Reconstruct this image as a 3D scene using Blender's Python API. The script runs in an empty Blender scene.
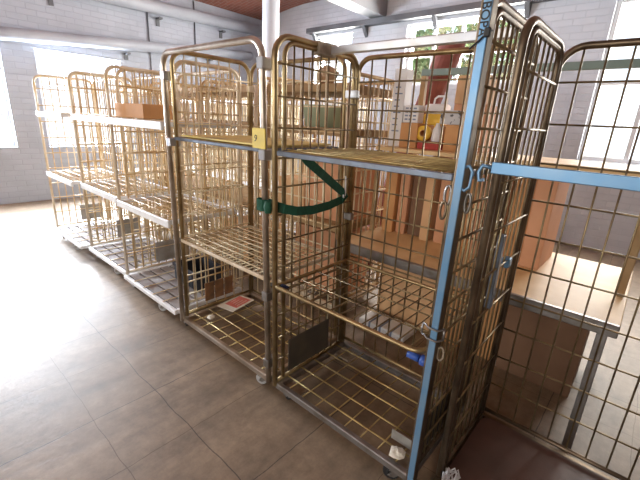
import bpy, math, random
from mathutils import Vector, Matrix
random.seed(7)
S = bpy.context.scene
COL = S.collection

# ------------------------------------------------------------------ materials
def mat(name, base, rough=0.6, metal=0.0, var=None, vscale=8.0, bump=0.0, bscale=60.0, spec=0.5, lo=0.4, hi=0.65):
    m = bpy.data.materials.new(name); m.use_nodes = True
    nt = m.node_tree; b = nt.nodes['Principled BSDF']
    b.inputs['Base Color'].default_value = (*base, 1)
    b.inputs['Roughness'].default_value = rough
    b.inputs['Metallic'].default_value = metal
    b.inputs['Specular IOR Level'].default_value = spec
    if var or bump:
        tc = nt.nodes.new('ShaderNodeTexCoord')
    if var:
        n = nt.nodes.new('ShaderNodeTexNoise'); n.inputs['Scale'].default_value = vscale
        n.inputs['Detail'].default_value = 5
        nt.links.new(tc.outputs['Object'], n.inputs['Vector'])
        r = nt.nodes.new('ShaderNodeValToRGB')
        r.color_ramp.elements[0].position = lo; r.color_ramp.elements[1].position = hi
        r.color_ramp.elements[0].color = (*base, 1); r.color_ramp.elements[1].color = (*var, 1)
        nt.links.new(n.outputs['Fac'], r.inputs['Fac'])
        nt.links.new(r.outputs['Color'], b.inputs['Base Color'])
    if bump:
        n2 = nt.nodes.new('ShaderNodeTexNoise'); n2.inputs['Scale'].default_value = bscale
        n2.inputs['Detail'].default_value = 4
        nt.links.new(tc.outputs['Object'], n2.inputs['Vector'])
        bp = nt.nodes.new('ShaderNodeBump'); bp.inputs['Strength'].default_value = bump
        bp.inputs['Distance'].default_value = 0.01
        nt.links.new(n2.outputs['Fac'], bp.inputs['Height'])
        nt.links.new(bp.outputs['Normal'], b.inputs['Normal'])
    return m

M = {}
M['gold'] = mat('gold_zinc_tube', (0.47, 0.36, 0.19), 0.34, 0.85, (0.27, 0.19, 0.10), 9)
M['goldw'] = mat('gold_zinc_wire', (0.62, 0.49, 0.22), 0.36, 0.7, (0.40, 0.28, 0.12), 12)
M['zinc'] = mat('pale_zinc', (0.58, 0.51, 0.44), 0.33, 0.85, (0.36, 0.29, 0.22), 7)
M['steel'] = mat('dull_steel', (0.34, 0.33, 0.33), 0.4, 0.8, (0.22, 0.20, 0.18), 10)
M['silver'] = mat('bright_steel_bar', (0.64, 0.67, 0.74), 0.3, 0.8, (0.55, 0.54, 0.54), 6)
M['brown'] = mat('brown_zinc_tube', (0.24, 0.18, 0.12), 0.38, 0.8, (0.13, 0.095, 0.065), 9)
M['brownw'] = mat('brown_zinc_wire', (0.36, 0.275, 0.15), 0.38, 0.75, (0.17, 0.12, 0.07), 12)
M['cream'] = mat('cream_zinc_tube', (0.80, 0.72, 0.60), 0.45, 0.25, (0.62, 0.47, 0.28), 5)
M['creamw'] = mat('cream_zinc_wire', (0.86, 0.77, 0.56), 0.5, 0.2, (0.66, 0.48, 0.27), 6)
M['honey'] = mat('honey_zinc_tube', (0.62, 0.44, 0.23), 0.42, 0.3, (0.44, 0.28, 0.13), 6)
M['honeyw'] = mat('honey_zinc_wire', (0.58, 0.39, 0.18), 0.45, 0.15, (0.84, 0.73, 0.55), 5)
M['whitep'] = mat('white_paint', (0.85, 0.86, 0.88), 0.45, 0, (0.72, 0.72, 0.74), 6)
M['edge'] = mat('blue_grey_edge', (0.22, 0.27, 0.36), 0.38, 0.6, (0.17, 0.18, 0.20), 14)
M['blue'] = mat('blue_paint', (0.15, 0.32, 0.54), 0.35, 0.45, (0.21, 0.35, 0.52), 10)
M['bluecap'] = mat('blue_plastic', (0.035, 0.10, 0.42), 0.35)
M['navy'] = mat('dark_blue_plastic', (0.02, 0.04, 0.12), 0.45)
M['rubber'] = mat('black_rubber', (0.022, 0.022, 0.025), 0.6)
M['greywheel'] = mat('grey_wheel', (0.42, 0.42, 0.43), 0.6)
M['plate'] = mat('dark_plate', (0.085, 0.075, 0.062), 0.55, 0.1, (0.12, 0.10, 0.075), 9)
M['rust'] = mat('rust_plate', (0.30, 0.155, 0.075), 0.55, 0.1, (0.16, 0.10, 0.06), 14)
M['gplate'] = mat('grey_plate', (0.36, 0.35, 0.34), 0.6, 0.2, (0.27, 0.25, 0.22), 12)
M['corner'] = mat('worn_corner_plate', (0.40, 0.33, 0.25), 0.65, 0.1, (0.24, 0.19, 0.14), 18)
M['filmply'] = mat('dark_film_faced_plywood', (0.14, 0.075, 0.06), 0.4, 0, (0.095, 0.055, 0.045), 5, 0.05, 30)
M['ply'] = mat('pale_plywood', (0.86, 0.62, 0.32), 0.5, 0, (0.74, 0.50, 0.23), 4)
M['yellowply'] = mat('yellowed_board', (0.86, 0.72, 0.26), 0.55, 0, (0.46, 0.40, 0.22), 3.5, lo=0.55, hi=0.72)
M['plank'] = mat('brown_plank', (0.42, 0.28, 0.14), 0.65, 0, (0.32, 0.20, 0.09), 7)
M['greyboard'] = mat('weathered_grey_board', (0.40, 0.39, 0.40), 0.7, 0, (0.28, 0.24, 0.22), 6)
M['card'] = mat('tan_cardboard', (0.66, 0.35, 0.15), 0.8, 0, (0.56, 0.28, 0.11), 3)
M['cardpink'] = mat('salmon_cardboard', (0.72, 0.38, 0.22), 0.8, 0, (0.62, 0.31, 0.17), 3)
M['cardpale'] = mat('pale_cardboard', (0.78, 0.50, 0.28), 0.8, 0, (0.66, 0.40, 0.21), 3)
M['darkcard'] = mat('dark_brown_cardboard', (0.22, 0.12, 0.07), 0.8, 0, (0.17, 0.09, 0.05), 4)
M['cardin'] = mat('dark_cardboard_edge', (0.20, 0.11, 0.055), 0.85)
M['white'] = mat('white_card', (0.84, 0.84, 0.86), 0.6)
M['print'] = mat('blue_grey_print', (0.22, 0.27, 0.40), 0.6)
M['yellow'] = mat('yellow_plastic', (0.86, 0.55, 0.06), 0.5)
M['tag'] = mat('yellow_tag', (0.86, 0.68, 0.14), 0.5, 0, (0.76, 0.60, 0.16), 20)
M['ink'] = mat('black_ink', (0.012, 0.012, 0.014), 0.5)
M['red'] = mat('red_print', (0.74, 0.20, 0.17), 0.6)
M['redcard'] = mat('red_card', (0.45, 0.05, 0.04), 0.6)
M['signcard'] = mat('cream_sign_card', (0.86, 0.82, 0.72), 0.6)
M['maroon'] = mat('maroon_cloth', (0.25, 0.085, 0.07), 0.9, 0, (0.19, 0.06, 0.052), 12, 0.2, 90)
M['green'] = mat('dark_green_webbing', (0.008, 0.075, 0.042), 0.75, 0, (0.012, 0.10, 0.06), 60, 0.3, 250)
M['darkgreen'] = mat('green_grey_paint', (0.16, 0.21, 0.19), 0.5, 0.2)
M['tub'] = mat('pale_green_plastic', (0.42, 0.50, 0.36), 0.5)
M['spot'] = mat('speckled_grey_card', (0.60, 0.60, 0.62), 0.7, 0, (0.10, 0.10, 0.11), 30, lo=0.58, hi=0.62)
M['bag'] = mat('brown_paper', (0.40, 0.26, 0.15), 0.85)
M['crate'] = mat('dark_crate_plastic', (0.03, 0.035, 0.05), 0.5)
M['beam'] = mat('grey_steel_paint', (0.13, 0.135, 0.15), 0.55, 0.1, (0.09, 0.095, 0.105), 3)
M['pipe'] = mat('light_grey_pipe_paint', (0.36, 0.38, 0.43), 0.55, 0.05, (0.29, 0.31, 0.36), 2)
M['ceilbeam'] = mat('pale_grey_beam_paint', (0.25, 0.26, 0.28), 0.6)
M['column'] = mat('white_column_paint', (0.50, 0.52, 0.57), 0.5)
M['frame'] = mat('window_frame_paint', (0.72, 0.74, 0.76), 0.5)
M['leaf'] = mat('leaves', (0.20, 0.36, 0.14), 0.7, 0, (0.46, 0.38, 0.18), 2)
M['bark'] = mat('bark', (0.12, 0.08, 0.05), 0.9)

def brick_mat(name, c1, c2, mortar, sx, bw=0.24, rh=0.08, ms=0.006, rough=0.8, bump=0.6, plane='xz', stain=None):
    m = bpy.data.materials.new(name); m.use_nodes = True
    nt = m.node_tree; b = nt.nodes['Principled BSDF']; b.inputs['Roughness'].default_value = rough
    tc = nt.nodes.new('ShaderNodeTexCoord'); sp = nt.nodes.new('ShaderNodeSeparateXYZ')
    cb = nt.nodes.new('ShaderNodeCombineXYZ')
    nt.links.new(tc.outputs['Object'], sp.inputs[0])
    nt.links.new(sp.outputs[plane[0].upper()], cb.inputs['X']); nt.links.new(sp.outputs[plane[1].upper()], cb.inputs['Y'])
    br = nt.nodes.new('ShaderNodeTexBrick')
    br.inputs['Scale'].default_value = 1.0
    br.inputs['Brick Width'].default_value = bw; br.inputs['Row Height'].default_value = rh
    br.inputs['Mortar Size'].default_value = ms; br.inputs['Mortar Smooth'].default_value = 0.3
    br.inputs['Color1'].default_value = (*c1, 1); br.inputs['Color2'].default_value = (*c2, 1)
    br.inputs['Mortar'].default_value = (*mortar, 1)
    nt.links.new(cb.outputs[0], br.inputs['Vector'])
    col = br.outputs['Color']
    if stain:
        n = nt.nodes.new('ShaderNodeTexNoise'); n.inputs['Scale'].default_value = 2.2; n.inputs['Detail'].default_value = 6
        nt.links.new(tc.outputs['Object'], n.inputs['Vector'])
        mp = nt.nodes.new('ShaderNodeMapRange'); mp.inputs[1].default_value = 0.48; mp.inputs[2].default_value = 0.72
        nt.links.new(n.outputs['Fac'], mp.inputs[0])
        mx = nt.nodes.new('ShaderNodeMixRGB'); mx.inputs[2].default_value = (*stain, 1)
        nt.links.new(mp.outputs[0], mx.inputs[0]); nt.links.new(col, mx.inputs[1]); col = mx.outputs[0]
    nt.links.new(col, b.inputs['Base Color'])
    bp = nt.nodes.new('ShaderNodeBump'); bp.inputs['Strength'].default_value = bump; bp.inputs['Distance'].default_value = 0.01; bp.invert = True
    nt.links.new(br.outputs['Fac'], bp.inputs['Height']); nt.links.new(bp.outputs['Normal'], b.inputs['Normal'])
    return m
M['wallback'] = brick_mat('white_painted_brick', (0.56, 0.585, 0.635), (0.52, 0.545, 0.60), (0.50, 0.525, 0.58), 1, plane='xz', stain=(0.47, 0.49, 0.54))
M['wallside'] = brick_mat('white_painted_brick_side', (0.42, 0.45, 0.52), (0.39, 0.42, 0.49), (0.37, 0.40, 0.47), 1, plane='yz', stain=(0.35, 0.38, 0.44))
M['dimbrick'] = brick_mat('dimming_brown_brick', (0.17, 0.14, 0.11), (0.14, 0.115, 0.09), (0.2, 0.17, 0.14), 1, plane='xz')  # dark tone invented for the unseen front wall, to dim reflections on the posts
M['dimbrickside'] = brick_mat('dimming_brown_brick_side', (0.13, 0.105, 0.08), (0.11, 0.09, 0.07), (0.16, 0.13, 0.11), 1, plane='yz')  # right wall darkened likewise, to keep the near side of the room dim
M['ceilbrick'] = brick_mat('red_brick_vault', (0.30, 0.105, 0.07), (0.22, 0.08, 0.058), (0.30, 0.20, 0.165), 1, plane='xy', ms=0.008, stain=(0.30, 0.13, 0.10))
# floor: large worn concrete slabs
def floor_mat():
    m = bpy.data.materials.new('worn_concrete_slabs'); m.use_nodes = True
    nt = m.node_tree; b = nt.nodes['Principled BSDF']
    L = nt.links.new
    tc = nt.nodes.new('ShaderNodeTexCoord')
    mp = nt.nodes.new('ShaderNodeMapping'); mp.inputs['Location'].default_value = (1.715, -0.725, 0)
    L(tc.outputs['Object'], mp.inputs['Vector'])
    br = nt.nodes.new('ShaderNodeTexBrick'); br.offset = 0.0
    br.inputs['Scale'].default_value = 1.0; br.inputs['Brick Width'].default_value = 0.80; br.inputs['Row Height'].default_value = 0.9
    br.inputs['Mortar Size'].default_value = 0.003; br.inputs['Mortar Smooth'].default_value = 0.5
    br.inputs['Color1'].default_value = (0.31, 0.232, 0.158, 1); br.inputs['Color2'].default_value = (0.28, 0.215, 0.152, 1)
    br.inputs['Mortar'].default_value = (0.11, 0.085, 0.065, 1)
    # wobble the joints
    nw = nt.nodes.new('ShaderNodeTexNoise'); nw.inputs['Scale'].default_value = 5; nw.inputs['Detail'].default_value = 4
    L(tc.outputs['Object'], nw.inputs['Vector'])
    va = nt.nodes.new('ShaderNodeVectorMath'); va.operation = 'MULTIPLY_ADD'
    va.inputs[1].default_value = (0.03, 0.03, 0); L(nw.outputs['Color'], va.inputs[0]); L(mp.outputs[0], va.inputs[2])
    L(va.outputs[0], br.inputs['Vector'])
    n = nt.nodes.new('ShaderNodeTexNoise'); n.inputs['Scale'].default_value = 2.3; n.inputs['Detail'].default_value = 8; n.inputs['Roughness'].default_value = 0.65
    ms = nt.nodes.new('ShaderNodeMapping'); ms.inputs['Scale'].default_value = (2.6, 0.7, 1)
    L(tc.outputs['Object'], ms.inputs['Vector']); L(ms.outputs[0], n.inputs['Vector'])
    rp = nt.nodes.new('ShaderNodeValToRGB')
    rp.color_ramp.elements[0].position = 0.3; rp.color_ramp.elements[0].color = (0.62, 0.60, 0.60, 1)
    rp.color_ramp.elements[1].position = 0.7; rp.color_ramp.elements[1].color = (1.22, 1.2, 1.18, 1)
    L(n.outputs['Fac'], rp.inputs['Fac'])
    mx = nt.nodes.new('ShaderNodeMixRGB'); mx.blend_type = 'MULTIPLY'; mx.inputs[0].default_value = 1
    L(br.outputs['Color'], mx.inputs[1]); L(rp.outputs['Color'], mx.inputs[2])
    b2 = nt.nodes.new('ShaderNodeTexBrick'); b2.offset = 0.0
    b2.inputs['Scale'].default_value = 1.0; b2.inputs['Brick Width'].default_value = 0.80; b2.inputs['Row Height'].default_value = 0.9
    b2.inputs['Mortar Size'].default_value = 0.0022; b2.inputs['Mortar Smooth'].default_value = 0.5
    for q in ('Color1', 'Color2'): b2.inputs[q].default_value = (1, 1, 1, 1)
    b2.inputs['Mortar'].default_value = (0.55, 0.5, 0.45, 1)
    v2 = nt.nodes.new('ShaderNodeVectorMath'); v2.operation = 'ADD'; v2.inputs[1].default_value = (0.43, 0.30, 0)
    L(va.outputs[0], v2.inputs[0]); L(v2.outputs[0], b2.inputs['Vector'])
    n3 = nt.nodes.new('ShaderNodeTexNoise'); n3.inputs['Scale'].default_value = 18; n3.inputs['Detail'].default_value = 8; n3.inputs['Roughness'].default_value = 0.7
    L(tc.outputs['Object'], n3.inputs['Vector'])
    r3 = nt.nodes.new('ShaderNodeValToRGB'); r3.color_ramp.elements[0].position = 0.3; r3.color_ramp.elements[0].color = (0.72, 0.71, 0.70, 1)
    r3.color_ramp.elements[1].position = 0.75; r3.color_ramp.elements[1].color = (1.18, 1.17, 1.16, 1); L(n3.outputs['Fac'], r3.inputs['Fac'])
    m2 = nt.nodes.new('ShaderNodeMixRGB'); m2.blend_type = 'MULTIPLY'; m2.inputs[0].default_value = 1; L(mx.outputs[0], m2.inputs[1]); L(b2.outputs['Color'], m2.inputs[2])
    m3 = nt.nodes.new('ShaderNodeMixRGB'); m3.blend_type = 'MULTIPLY'; m3.inputs[0].default_value = 1; L(m2.outputs[0], m3.inputs[1]); L(r3.outputs['Color'], m3.inputs[2])
    L(m3.outputs[0], b.inputs['Base Color'])
    b.inputs['Roughness'].default_value = 0.5
    bp = nt.nodes.new('ShaderNodeBump'); bp.inputs['Strength'].default_value = 0.25; bp.inputs['Distance'].default_value = 0.01
    L(n.outputs['Fac'], bp.inputs['Height']); L(bp.outputs['Normal'], b.inputs['Normal'])
    return m
M['floor'] = floor_mat()
def glass_mat():
    m = bpy.data.materials.new('window_glass'); m.use_nodes = True
    nt = m.node_tree; nt.nodes.remove(nt.nodes['Principled BSDF'])
    t = nt.nodes.new('ShaderNodeBsdfTransparent'); g = nt.nodes.new('ShaderNodeBsdfGlossy'); g.inputs['Roughness'].default_value = 0.05
    x = nt.nodes.new('ShaderNodeMixShader'); x.inputs[0].default_value = 0.06
    nt.links.new(t.outputs[0], x.inputs[1]); nt.links.new(g.outputs[0], x.inputs[2])
    nt.links.new(x.outputs[0], nt.nodes['Material Output'].inputs['Surface'])
    return m
M['glass'] = glass_mat()

FZ = 0.07           # floor level
# ------------------------------------------------------------------ mesh builder
class MB:
    def __init__(s, warp=None): s.v = []; s.f = []; s.warp = warp
    def add(s, vs, fs):
        o = len(s.v); s.v += [Vector(p) for p in vs]; s.f += [tuple(i + o for i in f) for f in fs]
    def box(s, a, b):
        x0, y0, z0 = a; x1, y1, z1 = b
        s.add([(x0,y0,z0),(x1,y0,z0),(x1,y1,z0),(x0,y1,z0),(x0,y0,z1),(x1,y0,z1),(x1,y1,z1),(x0,y1,z1)],
              [(0,3,2,1),(4,5,6,7),(0,1,5,4),(1,2,6,5),(2,3,7,6),(3,0,4,7)])
    def bbox(s, a, b, c=0.004):      # chamfered box
        x0, y0, z0 = a; x1, y1, z1 = b
        ring = lambda z, i: [(x0+c+i,y0+i,z),(x1-c-i,y0+i,z),(x1-i,y0+c+i,z),(x1-i,y1-c-i,z),(x1-c-i,y1-i,z),(x0+c+i,y1-i,z),(x0+i,y1-c-i,z),(x0+i,y0+c+i,z)]
        rs = [ring(z0, c), ring(z0+c, 0), ring(z1-c, 0), ring(z1, c)]
        vs = [p for r in rs for p in r]; fs = [tuple(range(7,-1,-1)), tuple(range(24,32))]
        for k in range(3):
            for i in range(8):
                j = (i+1) % 8; fs.append((k*8+i, k*8+j, k*8+8+j, k*8+8+i))
        s.add(vs, fs)
    def tube(s, pts, r, n=6, closed=False):
        P = [Vector(p) for p in pts]; m = len(P); rings = []
        t0 = None; u = None
        for i in range(m):
            if closed: t = (P[(i+1) % m] - P[i-1])
            elif i == 0: t = P[1] - P[0]
            elif i == m-1: t = P[-1] - P[-2]
            else: t = (P[i+1]-P[i]).normalized() + (P[i]-P[i-1]).normalized()
            t.normalize()
            if u is None:
                a = Vector((0,0,1)) if abs(t.z) < 0.9 else Vector((1,0,0))
                u = t.cross(a).normalized()
            else:
                u = (u - t*u.dot(t)).normalized()
            w = t.cross(u)
            rings.append([P[i] + (u*math.cos(2*math.pi*k/n) + w*math.sin(2*math.pi*k/n))*r for k in range(n)])
        vs = [p for R in rings for p in R]; fs = []
        for i in range(m if closed else m-1):
            a = i*n; b = ((i+1) % m)*n
            for k in range(n):
                k2 = (k+1) % n; fs.append((a+k, a+k2, b+k2, b+k))
        if not closed:
            fs.append(tuple(range(n-1,-1,-1))); fs.append(tuple((m-1)*n+k for k in range(n)))
        s.add(vs, fs)
    def lathe(s, prof, center, axis='y', n=18):   # profile (radius, along axis), closed
        vs = []; fs = []; m = len(prof)
        for k in range(n):
            a = 2*math.pi*k/n; c, sn = math.cos(a), math.sin(a)
            for r, h in prof:
                d = {'y': (r*c, h, r*sn), 'z': (r*c, r*sn, h), 'x': (h, r*c, r*sn)}[axis]
                vs.append((center[0]+d[0], center[1]+d[1], center[2]+d[2]))
        for k in range(n):
            k2 = (k+1) % n
            for i in range(m-1): fs.append((k*m+i, k*m+i+1, k2*m+i+1, k2*m+i))
        s.add(vs, fs)
    def strip(s, pts, side, thick):   # ribbon with thickness: pts path, side = list of half width vectors, thick = vectors
        n = len(pts); vs = []; fs = []
        for p, h, t in zip(pts, side, thick):
            p = Vector(p); h = Vector(h); t = Vector(t)
            vs += [p-h-t, p+h-t, p+h+t, p-h+t]
        for i in range(n-1):
            for k in range(4):
                k2 = (k+1) % 4; fs.append((i*4+k, i*4+k2, i*4+4+k2, i*4+4+k))
        fs += [(3,2,1,0), tuple((n-1)*4+k for k in range(4))]
        s.add(vs, fs)
    def build(s, name, material, parent=None, smooth=False):
        vs = [s.warp(p) for p in s.v] if s.warp else s.v
        me = bpy.data.meshes.new(name); me.from_pydata([tuple(p) for p in vs], [], s.f); me.update()
        me.materials.append(M[material] if isinstance(material, str) else material)
        if smooth:
            me.polygons.foreach_set('use_smooth', [len(p.vertices) == 4 for p in me.polygons])
        o = bpy.data.objects.new(name, me); COL.objects.link(o)
        if parent: o.parent = parent
        return o

def thing(name, label, cat, loc=(0,0,0), rz=0, group=None):
    o = bpy.data.objects.new(name, None); COL.objects.link(o)
    o.empty_display_size = 0.1
    o.location = loc; o.rotation_euler = (0,0,rz); o['label'] = label; o['category'] = cat
    if group: o['group'] = group
    return o
def tag(o, label, cat, group=None, kind=None):
    o['label'] = label; o['category'] = cat
    if group: o['group'] = group
    if kind: o['kind'] = kind
    return o
def struct(name, mb, m, parent=None):
    o = mb.build(name, m, parent)
    if not parent: o['kind'] = 'structure'
    return o
KIDS = {}
def copy_tree(src, parent=None):
    c = src.copy(); COL.objects.link(c)
    if parent: c.parent = parent
    for ch in [o for o in src.children]: copy_tree(ch, c)
    return c

def hoop(p0, up0, p1, r, axis, n=6):
    """inverted-U path: from p0 up to height up0, over, and down to p1, corner radius r; axis 'x' or 'y'"""
    k = 0 if axis == 'x' else 1
    def P(a, z): 
        q = [p0[0], p0[1], z]; q[k] = a; return tuple(q)
    a0, a1 = p0[k], p1[k]; pts = [P(a0, p0[2])]
    for i in range(n+1):
        t = math.pi/2*i/n; pts.append(P(a0 + r*(1-math.cos(t)), up0 - r + r*math.sin(t)))
    for i in range(n+1):
        t = math.pi/2*i/n; pts.append(P(a1 - r + r*math.sin(t), up0 - r + r*math.cos(t)))
    pts.append(P(a1, p1[2]))
    return pts

# ------------------------------------------------------------------ roll container parts (local coordinates: x 0..w, y 0..d, z up from the floor)
def caster(root, x, y, top, warp, wheel='rubber', rz=0.0, fork='steel'):
    r = (top-FZ)*0.46; zc = FZ + r; tr = 0.034
    f = MB()
    f.box((-0.04, -0.04, top-0.004), (0.04, 0.04, top))
    f.lathe([(0.0, top-0.012), (0.024, top-0.012), (0.028, top-0.004), (0, top-0.004)], (0,0,0), 'z', 12)
    for sy in (-1, 1):
        y0, y1 = sorted((sy*0.020, sy*0.0235))
        q = [(-0.022,top-0.010),(0.022,top-0.010),(tr+0.012,zc-0.006),(tr-0.014,zc-0.008)]
        f.add([(a,y0,z) for a,z in q]+[(a,y1,z) for a,z in q], [(0,1,2,3),(7,6,5,4),(0,4,5,1),(1,5,6,2),(2,6,7,3),(3,7,4,0)])
    f.box((-0.022, -0.0235, top-0.013), (0.022, 0.0235, top-0.009))
    f.tube([(tr,-0.027,zc),(tr,0.027,zc)], 0.005, 8)
    o = f.build('caster', fork, root); o.location = (x, y, 0); o.rotation_euler.z = rz
    w = MB(); w.lathe([(0.006,-0.014),(r*0.5,-0.014),(r*0.58,-0.008),(r*0.74,-0.012),(r*0.95,-0.011),(r,-0.004),(r,0.004),(r*0.95,0.011),(r*0.74,0.012),(r*0.58,0.008),(r*0.5,0.014),(0.006,0.014),(0.006,-0.014)], (tr,0,zc), 'y', 20)
    w.build('wheel', wheel, o, True)
    return o

def base(root, w, d, z, warp, tube='gold', wire='goldw', nx=7, ny=4, plates='corner', slat=None, wheels='rubber', fork='steel', rim='gold', ang=(2.9,3.5,2.7,3.3), front_right=None):
    b = MB(warp); h = 0.034; t = 0.028
    b.bbox((0,0,z-h),(w,t,z), .004); b.bbox((0,d-t,z-h),(w,d,z), .004)
    b.bbox((0,t,z-h),(t,d-t,z), .004); b.bbox((w-t,t,z-h),(w,d-t,z), .004)
    b.box((t, t, z-h), (w-t, t+0.02, z-h+0.004)); b.box((t, d-t-0.02, z-h), (w-t, d-t, z-h+0.004))
    b.build('base_frame', rim, root)
    if slat == 'ply':
        p = MB(warp); rr = 0.05; pts = []
        for cx, cy, a0 in ((w-t-rr, d-t-rr, 0), (t+rr, d-t-rr, 90), (t+rr, t+rr, 180), (w-t-rr, t+rr, 270)):
            for i in range(6):
                a = math.radians(a0 + 18*i); pts.append((cx+rr*math.cos(a), cy+rr*math.sin(a)))
        n = len(pts)
        p.add([(x,y,z-0.012) for x,y in pts]+[(x,y,z+0.004) for x,y in pts], [tuple(range(n-1,-1,-1)), tuple(range(n,2*n))]+[(i,(i+1)%n,n+(i+1)%n,n+i) for i in range(n)])
        p.build('deck', 'filmply', root)
    elif slat == 'boards':
        p = MB(warp); n = 6; bw = (d-2*t)/n
        for i in range(n): p.bbox((t, t+i*bw+0.008, z-0.02), (w-t, t+(i+1)*bw-0.008, z-0.003), .002)
        p.build('deck', 'greyboard', root)
        g = MB(warp)
        for i in range(1, 5): x = t + (w-2*t)*i/5; g.tube([(x, 0.01, z+0.003), (x, d-0.01, z+0.003)], 0.0042)
        g.build('deck_rods', 'creamw', root)
    else:
        g = MB(warp)
        for i in range(nx): x = t + (w-2*t)*(i+0.6)/(nx+0.2); g.tube([(x, 0.01, z-0.006), (x, d-0.01, z-0.006)], 0.0036)
        for i in range(ny): y = t + (d-2*t)*(i+0.55)/(ny+0.1); g.tube([(0.01, y, z+0.001), (w-0.01, y, z+0.001)], 0.0042)
        g.build('deck_grid', wire, root, True)
    k = 0
    for x, y in ((0.07,0.07),(w-0.07,0.07),(0.07,d-0.07),(w-0.07,d-0.07)):
        q = MB(warp)
        if slat is None:
            q.bbox((x-0.06, y-0.058, z-h-0.004), (x+0.06, y+0.058, z-h+0.006), .003)
            for sx in (-1,1):
                for sy in (-1,1): q.lathe([(0, 0.010),(0.006,0.010),(0.007,0.004),(0,0.004)], (x+sx*0.035, y+sy*0.035, z-h), 'z', 8)
            q.build('corner_plate', plates, root)
        caster(root, x + (-0.10 if k == 0 and front_right else -0.025 if k == 2 else -0.16 if k == 1 and slat == 'boards' else 0.0), y - (0.015 if k < 2 else 0), z-h-(0.004 if slat is None else 0.0), warp, (front_right or wheels) if k == 1 else wheels, ang[k] if k < len(ang) else 0, fork); k += 1

def panel(root, name, fixed, a0, a1, axis, z0, z1, warp, tube='gold', wire='goldw', nv=6, hz=0.13, rt=0.0125, rw=0.0038, rc=0.07, inner=None, off=0.0, extra=None, rail=True):
    """mesh panel in a vertical plane: axis = direction it runs; fixed = the other coordinate"""
    mk = (lambda a, z, o=0: (fixed+o, a, z)) if axis == 'y' else (lambda a, z, o=0: (a, fixed+o, z))
    b = MB(warp); b.tube(hoop(mk(a0, z0), z1, mk(a1, z0), rc, axis), rt, 10)
    if rail: b.tube([mk(a0, z0+0.02), mk(a1, z0+0.02)], rt*0.8, 8)
    if inner:
        b.tube(hoop(mk(a0+inner, z0+.02), z1-inner*0.35, mk(a1-inner*.5, z0+.02), rc*0.7, axis), rt*0.8, 8)
    o = b.build(name, tube, root, True)
    g = MB(warp); s0 = a0 + (inner or 0)
    for i in range(1, nv+1):
        a = s0 + (a1-s0)*i/(nv+1); g.tube([mk(a, z0+0.02, off), mk(a, z1-(0.01), off)], rw)
    n = int((z1-z0-0.05)/hz)
    for i in range(1, n+1):
        z = z0+0.02 + (z1-z0-0.05)*i/(n+0.6); g.tube([mk(a0, z, off+rw*1.6), mk(a1, z, off+rw*1.6)], rw*1.05)
    g.build('wire_mesh', wire, o, True)
    return o

def shelf(root, w, d, z, warp, rim='edge', wire='goldw', nx=12, ny=6, rc=0.0, x0=0.02, y0=0.0, rimh=0.028, round_tube=False, rods='y'):
    b = MB(warp); x1 = w-0.02; y1 = d-0.03
    if round_tube:
        r = rc or 0.05; pts = []
        for cx, cy, a0 in ((x1-r, y1-0.02, 0), (x0+0.02, y1-0.02, 90), (x0+0.015, y0+0.015, 180), (x1-r, y0+r, 270)):
            rr = r if a0 in (270,) else 0.02
            for i in range(7):
                a = math.radians(a0 + 15*i)
                pts.append((min(cx+rr*math.cos(a), x1), cy+rr*math.sin(a), z))
        b.tube(pts, 0.010, 8, True)
    else:
        b.bbox((x0,y0,z-rimh),(x1,y0+0.014,z), .003); b.bbox((x0,y1-0.014,z-rimh),(x1,y1,z), .003)
        b.bbox((x0,y0+0.014,z-rimh),(x0+0.012,y1-0.014,z), .003); b.bbox((x1-0.012,y0+0.014,z-rimh),(x1,y1-0.014,z), .003)
    o = b.build('shelf', rim, root, round_tube)
    g = MB(warp)
    for i in range(1, nx+1):
        x = x0 + (x1-x0)*i/(nx+1); g.tube([(x, y0+0.005, z-0.003), (x, y1-0.005, z-0.003)], 0.0030)
    for i in range(1, ny+1):
        y = y0 + (y1-y0)*i/(ny+1); g.tube([(x0+0.005, y, z+0.003), (x1-0.005, y, z+0.003)], 0.0034)
    g.build('shelf_mesh', wire, o, True)
    return o

F = 1.115          # front line of the row
D = 0.585          # depth of a container
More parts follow.
